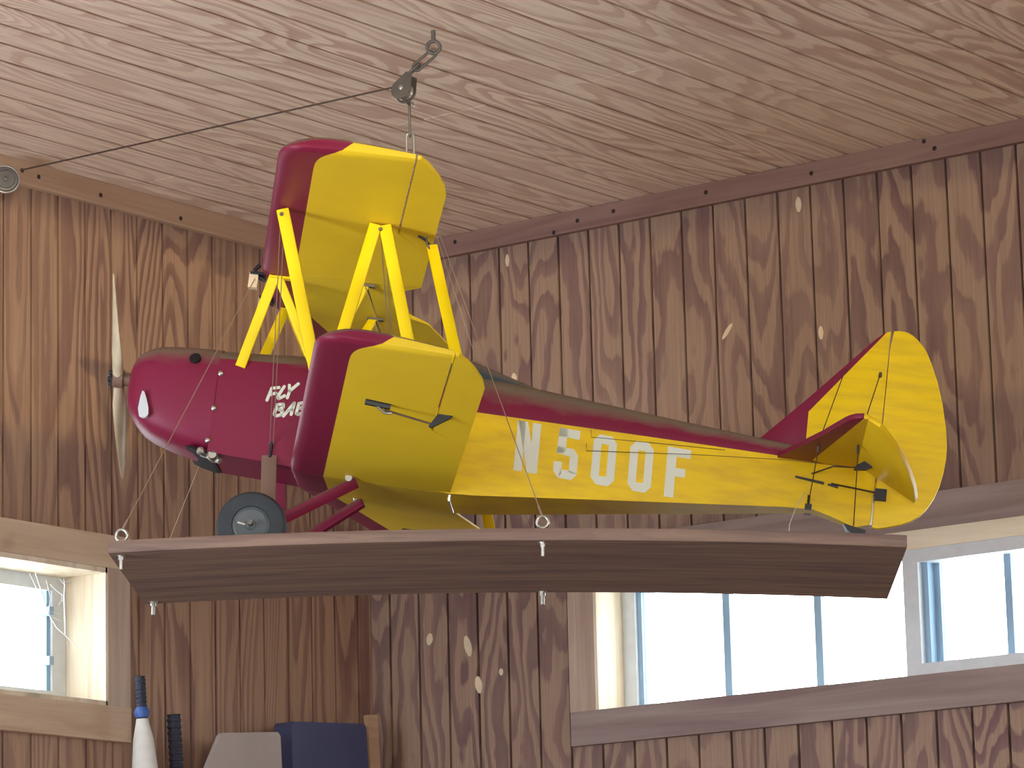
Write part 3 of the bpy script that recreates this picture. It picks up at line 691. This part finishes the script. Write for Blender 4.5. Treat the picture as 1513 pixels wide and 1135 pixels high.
FB = [[(.0429, -.2759), (.05, -.2478), (.0656, -.2444)], [(.0492, -.2622), (.0606, -.2576)], [(.0771, -.2409), (.065, -.2661), (.0681, -.2699), (.0804, -.2617)], [(.088, -.237), (.0902, -.2498), (.087, -.2659)], [(.0902, -.2498), (.1073, -.2316)],
      [(.0666, -.2837), (.0628, -.3059), (.0666, -.3096), (.0781, -.3057), (.0808, -.2959), (.0712, -.2941)], [(.0666, -.2837), (.0802, -.2809), (.0811, -.2876), (.0712, -.2941)], [(.0837, -.3079), (.1042, -.2757), (.1003, -.3027)], [(.0907, -.2955), (.1015, -.291)],
      [(.1142, -.276), (.1112, -.2995), (.1161, -.3011), (.126, -.2957)], [(.1142, -.276), (.1258, -.2728), (.128, -.2801), (.1182, -.2865), (.1276, -.2869), (.1284, -.2937), (.126, -.2957)], [(.1425, -.2702), (.1447, -.2801), (.142, -.2954)], [(.1447, -.2801), (.1591, -.2651)]]
def strokes(idx):
    gl_ = G()
    for i in idx:
        pts = FB[i]
        for a, b in zip(pts, pts[1:]):
            a = Vector(a); b = Vector(b); d = (b - a).normalized(); n = Vector((-d.y, d.x)); r = .0034; poly = []
            for k in range(7): q = math.pi / 2 + math.pi * k / 6; poly.append(a + d * math.cos(q) * r + n * math.sin(q) * r)
            for k in range(7): q = -math.pi / 2 + math.pi * k / 6; poly.append(b + d * math.cos(q) * r + n * math.sin(q) * r)
            gl_.loft([[put(p.x, p.y, .0012) for p in poly], [put(p.x, p.y, -.001) for p in poly]])
    gl_.obj('letter', M['white'], fus)
for ids in ((0, 1), (2,), (3, 4), (5, 6), (7, 8), (9, 10), (11, 12)): strokes(ids)
# little clamps over the upper leading edge, where the suspension wires pass
for yy in (-.10, .10):
    ck = G(); ck.box((-.030, yy - .014, .006), (.018, yy + .014, .012)); ck.tube([(-.012, yy, .032), (-.022, yy, .020), (-.016, yy, .006), (.004, yy, -.004)], .005, 8)
    c_ = ck.obj('edge_clamp', M['black'], AIR)
    G().box((-.032, yy - .010, -.024), (-.012, yy + .010, .010)).obj('pad', M['patch'], c_)

# ------------------------------------------------------------------ hanging board
RB = ((0.577168896, 0.815606582, 0.040767252), (-0.816334026, 0.577576076, 0.002152683), (-0.021790447, -0.034522156, 0.999166351))
OB = (6.519761199, 4.875216098, 1.215347331 + ZO)
BM = Matrix([list(RB[i]) + [OB[i]] for i in range(3)] + [[0, 0, 0, 1]])
BRD = empty('hanging_platform', BM); tag(BRD, 'long bowed wooden board hung on wires under the model biplane', 'platform')
LB, WB, TB = 1.680, .625, .0255
def bow(x): return .021 * (1 - (2 * x / LB) ** 2)
rings = []
for i in range(29):
    x = -LB / 2 + LB * i / 28; z = bow(x)
    rings.append([(x, -WB / 2, z + .004), (x, -WB / 2 + .003, z), (x, WB / 2 - .003, z), (x, WB / 2, z + .004), (x, WB / 2, z + TB - .003), (x, WB / 2 - .002, z + TB), (x, -WB / 2 + .002, z + TB), (x, -WB / 2, z + TB - .003)])
G().loft([[Vector(p) for p in r] for r in rings]).obj('board', M['board'], BRD, 50)
EB = [(-.817, -.274), (.076, -.286), (-.817, .284), (.063, .300)]
EYES = []
for x, y in EB:
    z = bow(x); e = empty('eye_bolt'); e.parent = BRD
    G().ring((x, y, z + TB + .018), (0.15, 1, 0), .0125, .0036, 22, 8).obj('eye', M['steel'], e, 60)
    G().disc((x, y, z + TB), (0, 0, 1), [(.004, -.03 - TB), (.004, .006)], 10).obj('shank', M['steel'], e)
    G().disc((x, y, z), (0, 0, -1), [(.010, -.001), (.010, .002), (.0065, .002), (.0065, .010), (.004, .010), (.004, .030)], 12).obj('nut', M['steel'], e)
    G().disc((x, y, z + TB), (0, 0, 1), [(.010, -.001), (.010, .002)], 14).obj('washer', M['steel'], e)
    EYES.append(BM @ Vector((x, y, z + TB + .028)))
# suspension wires
APEX = PM @ Vector((.282, 0, .352))
clipn, clipf = PM @ Vector((-.012, -.10, .020)), PM @ Vector((-.012, .10, .020))
topn, topf = PM @ Vector((.10, -.06, .052)), PM @ Vector((.10, .06, .052))
tc = APEX + Vector((0, 0, .004))
for nm, pts, lab in (('suspension_wire', [EYES[0], clipn, topn, tc], 'thin wire rising from the near left eye bolt past the red cowling'),
                     ('suspension_wire', [EYES[2], clipf, topf, tc], 'thin wire rising from the far left corner behind the cowling'),
                     ('suspension_wire', [EYES[1], tc], 'thin wire crossing the yellow fuselage from the near middle eye bolt'),
                     ('suspension_wire', [EYES[3], tc], 'thin wire rising behind the fuselage from the far middle eye bolt')):
    gw = G().tube(pts, .0011, 6); d = (pts[1] - pts[0]).normalized(); gw.tube([pts[0], pts[0] + d * .012, pts[0] + d * .03], [.002, .0026, .0022], 8)
    tag(gw.obj(nm, M['wire']), lab, 'wire', 'wires holding the board')

# ------------------------------------------------------------------ hook, pulley, links and cable
HK = Vector((6.496, 5.039, ZC))
UP = Vector((0, 0, 1)); CR = Vector((cr.x, cr.y, 0)).normalized(); CFH = Vector((cf.x, cf.y, 0)).normalized()
eye_c = HK - UP * .040
hk = empty('ceiling_hook', loc=HK); tag(hk, 'screw eye in the plywood ceiling above the pulley', 'screw eye')
def P0(o, par):
    o.parent = par; o.matrix_parent_inverse = par.matrix_basis.inverted(); return o
P0(G().tube([HK + UP * .006, HK - UP * .024], .0052, 10).obj('shank', M['steel_dull']), hk)
P0(G().ring(eye_c, CFH, .0145, .0042, 24, 8).obj('eye', M['steel_dull'], None, 60), hk)
PUL = Vector((6.452, 5.090, ZO + 2.347)) 
PT = PUL + CR * .006 + UP * .030
e2 = eye_c - UP * .012
dl = (PT - e2).normalized(); Ln = (PT - e2).length
lk1 = empty('chain_link', loc=e2); tag(lk1, 'steel link between the screw eye and the pulley', 'chain link')
def link(c, d, nrm, half, wid, r):
    d = d.normalized(); nrm = Vector(nrm); nrm = (nrm - d * nrm.dot(d)).normalized(); b = d.cross(nrm); pts = []
    for k in range(9): a = -math.pi / 2 + math.pi * k / 8; pts.append(c + d * (half - wid) + d * math.cos(a) * wid + b * math.sin(a) * wid)
    for k in range(9): a = math.pi / 2 + math.pi * k / 8; pts.append(c - d * (half - wid) + d * math.cos(a) * wid + b * math.sin(a) * wid)
    return G().tube(pts, r, 8, True)
P0(link(e2 + dl * Ln * .34, dl, CFH, Ln * .40, .0085, .0034).obj('link', M['steel_dull'], None, 60), lk1)
P0(link(e2 + dl * Ln * .80, dl, CR, Ln * .28, .0070, .0032).obj('swivel', M['steel_dull'], None, 60), lk1)
pl = empty('pulley', loc=PUL); tag(pl, 'grey steel block pulley hanging from the ceiling above the biplane', 'pulley')
pu = (UP * .9 + CR * .42).normalized(); pn = (CFH + CR * .5 - UP * .23).normalized(); pn = (pn - pu * pn.dot(pu)).normalized(); ps = pn.cross(pu).normalized()
side = []
for k in range(25):
    a = math.radians(-205 + 230 * k / 24); side.append((math.cos(a) * .025, math.sin(a) * .025 - .006))
side += [(.010, .034), (-.006, .036)]
for sg in (-1, 1):
    vs0 = [PUL + ps * u + pu * v + pn * sg * .011 for u, v in side]; vs1 = [v + pn * sg * .0025 for v in vs0]
    P0(G().loft([vs0, vs1]).obj('side_plate', M['steel_dull'], None, 40), pl)
P0(G().disc(PUL - pu * .006, pn, [(.021, -.008), (.017, -.003), (.017, .003), (.021, .008)], 26).obj('sheave', M['steel'], None, 40), pl)
P0(G().disc(PUL - pu * .004, -pn, [(.006, -.016), (.006, .016), (.003, .018)], 10).obj('axle', M['steel'], None, 40), pl)
# cable: winch pulley on the left wall -> pulley -> hook -> apex
LP = Vector((6.588, YL - .06, ZO + 2.404))
cab_end = APEX + UP * .118
down = PUL + ps * .0 - UP * .026
cb_pts = [LP + Vector((.035, -.02, .028)), PUL - CR * .022 + UP * .004, PUL - CR * .018 - UP * .016, PUL - CR * .004 - UP * .028 + CR * .004, cab_end]
tag(G().tube(cb_pts, .0022, 8).obj('hoist_cable', M['cable']), 'dark steel cable running under the ceiling from the pulley to the left wall', 'cable')
snap = empty('snap_hook', loc=cab_end); tag(snap, 'slim steel snap hook below the pulley holding the last link', 'hook')
P0(G().tube([cab_end + UP * .03, cab_end - UP * .002], .0034, 8).obj('ferrule', M['steel_dull']), snap)
P0(link(cab_end - UP * .034, UP, CR, .040, .0065, .0028).obj('body', M['steel_dull'], None, 60), snap)
P0(G().ring(cab_end - UP * .0 + CR * .005, CFH, .006, .002, 12, 6).obj('latch', M['steel']), snap)
tag(link(APEX + UP * .018, UP, CFH, .034, .0085, .0026).obj('quick_link', M['steel'], None, 60), 'oval steel link hanging from the snap hook just above the upper wing', 'chain link')
wp = empty('wall_pulley', loc=LP); tag(wp, 'round steel pulley on the left wall at the ceiling trim', 'pulley')
wn = (CFH * -1 + CR * .3).normalized()
P0(G().disc(LP, wn, [(.030, -.012), (.034, -.010), (.034, .006), (.030, .010), (.024, .0105), (.022, .008), (.006, .008), (.006, .014), (.002, .015)], 32).obj('sheave', M['steel_dull'], None, 40), wp)
P0(G().ring(LP + wn * .004, wn, .034, .0032, 32, 8).obj('rim', M['steel'], None, 60), wp)
P0(G().tube([LP, Vector((LP.x, YL - .02, LP.z))], .010, 10).obj('mount', M['steel_dull']), wp)

# ------------------------------------------------------------------ things leaning by the left wall
def lean(name, lab, cat, loc): e = empty(name, loc=loc); return tag(e, lab, cat)
grip = plain('dark_grip', srgb(36, 40, 58), 0.6); cloth = plain('white_cloth', srgb(214, 214, 208), 0.8, var=0.06); film = plain('clear_film', srgb(180, 184, 196), 0.3)
u1 = lean('wrapped_pole', 'dark ribbed pole with a white cone wrap beside the left window casing', 'pole', (7.16, 6.40, 0))
a0, a1 = Vector((7.19, 6.40, 0)), Vector((7.046, 6.45, ZO + 1.188)); ax = (a1 - a0).normalized()
gp_ = G(); L_ = (a1 - a0).length; pts = []; rr = []
for k in range(41):
    t = L_ - .11 + .11 * k / 40; pts.append(a0 + ax * t); rr.append(.0125 + (.0016 if k % 4 < 2 else 0))
P0(G().tube([a0, a0 + ax * (L_ - .11)], .011, 12).obj('pole', grip), u1); P0(G().tube(pts, rr, 12).obj('grip', grip), u1)
P0(G().tube([a0 + ax * (L_ - .105), a0 + ax * (L_ - .09), a0 + ax * (L_ - .078)], [.016, .021, .014], 14).obj('tie', plain('blue_tie', srgb(58, 92, 160), 0.5), None, 50), u1)
P0(G().tube([a0 + ax * (L_ - .45), a0 + ax * (L_ - .235), a0 + ax * (L_ - .16), a0 + ax * (L_ - .108)], [.030, .033, .026, .015], 16).obj('cone_wrap', cloth, None, 50), u1)
u2 = lean('ribbed_pole', 'short dark ribbed pole standing right of the white cone wrapped pole', 'pole', (7.26, 6.40, 0))
a0, a1 = Vector((7.32, 6.40, 0)), Vector((7.172, 6.45, ZO + 1.10)); ax = (a1 - a0).normalized(); L_ = (a1 - a0).length
P0(G().tube([a0, a0 + ax * (L_ - .40)], .012, 12).obj('pole', grip), u2)
pts = []; rr = []
for k in range(97):
    t = L_ - .40 + .40 * k / 96; pts.append(a0 + ax * t); rr.append(.0165 + (.0022 if k % 4 < 2 else 0))
P0(G().tube(pts, rr, 12).obj('grip', grip), u2)
def slab(name, lab, cat, poly, y0, y1, mat, bev=.004):
    """upright slab; poly in x,z, leaning back towards the wall"""
    g_ = G().prism([(x, z) for x, z in poly], y0, y1); zt = max(z for x, z in poly)
    for v in g_.v: v.y += (v.z / zt) * .08
    return tag(g_.obj(name, mat), lab, cat)
grey = plain('grey_panel', srgb(168, 158, 152), 0.7, var=0.06, vscale=8); navy = plain('navy_panel', srgb(64, 70, 104), 0.5, var=0.08, vscale=5)
slab('grey_panel', 'pale grey panel with slanted sides leaning between the poles and the dark panel', 'panel', [(7.02, 0), (7.59, 0), (7.545, ZO + 1.068), (7.535, ZO + 1.078), (7.315, ZO + 1.060), (7.305, ZO + 1.050), (7.248, ZO + .96)], 6.33, 6.345, grey)
slab('dark_panel', 'dark blue grey box panel leaning in the corner below the board', 'panel', [(7.60, 0), (7.98, 0), (7.915, ZO + 1.118), (7.905, ZO + 1.128), (7.610, ZO + 1.112), (7.600, ZO + 1.10)], 6.34, 6.40, navy)
slab('wood_strip', 'narrow bare wood strip standing in the room corner', 'wood strip', [(8.01, 0), (8.06, 0), (8.015, ZO + 1.165), (7.972, ZO + 1.16)], 6.38, 6.395, M['trimx'])
# dusty cobweb strands in the left window
def cobweb():
    w = G(); P = lambda x, z, y=YL + .05: Vector((x, y, ZO + z))
    main = [P(6.81, 1.445), P(6.835, 1.395), P(6.858, 1.345), P(6.888, 1.312), P(6.920, 1.295), P(6.948, 1.262, YL + .03)]
    w.tube(main, [.0012, .0016, .0018, .002, .0018, .001], 5)
    w.tube([P(6.920, 1.295), P(6.918, 1.345), P(6.915, 1.395), P(6.918, 1.425), P(6.925, 1.44, YL + .06)], [.0018, .0022, .002, .0016, .001], 5)
    w.tube([P(6.915, 1.395), P(6.885, 1.408), P(6.865, 1.42)], .0012, 5); w.tube([P(6.915, 1.43), P(6.945, 1.438)], .0011, 5); w.tube([P(6.895, 1.44), P(6.915, 1.425)], .0011, 5)
    w.tube([P(6.858, 1.345), P(6.866, 1.385), P(6.85, 1.43)], .0010, 5); w.tube([P(6.835, 1.395), P(6.815, 1.405), P(6.79, 1.44)], .0010, 5)
    for k in range(5): w.tube([P(6.86 + .012 * k, 1.34 + .01 * k), P(6.905, 1.33 + .018 * k)], .0006, 4)
    return tag(w.obj('cobweb', M['web']), 'dusty white cobweb strands hanging in the corner of the left window', 'cobweb')
cobweb()
def web2(pts, lab):
    return tag(G().tube(pts, .0009, 5).obj('cobweb_strand', M['web']), lab, 'cobweb')
q = lambda x, y, z: PM @ Vector((x, y, z))
web2([q(1.245, -.03, -.345), q(1.225, -.10, -.40), q(1.215, -.16, -.45), q(1.218, -.17, -.50)], 'pale dust strand drooping from the tail fitting to the board')
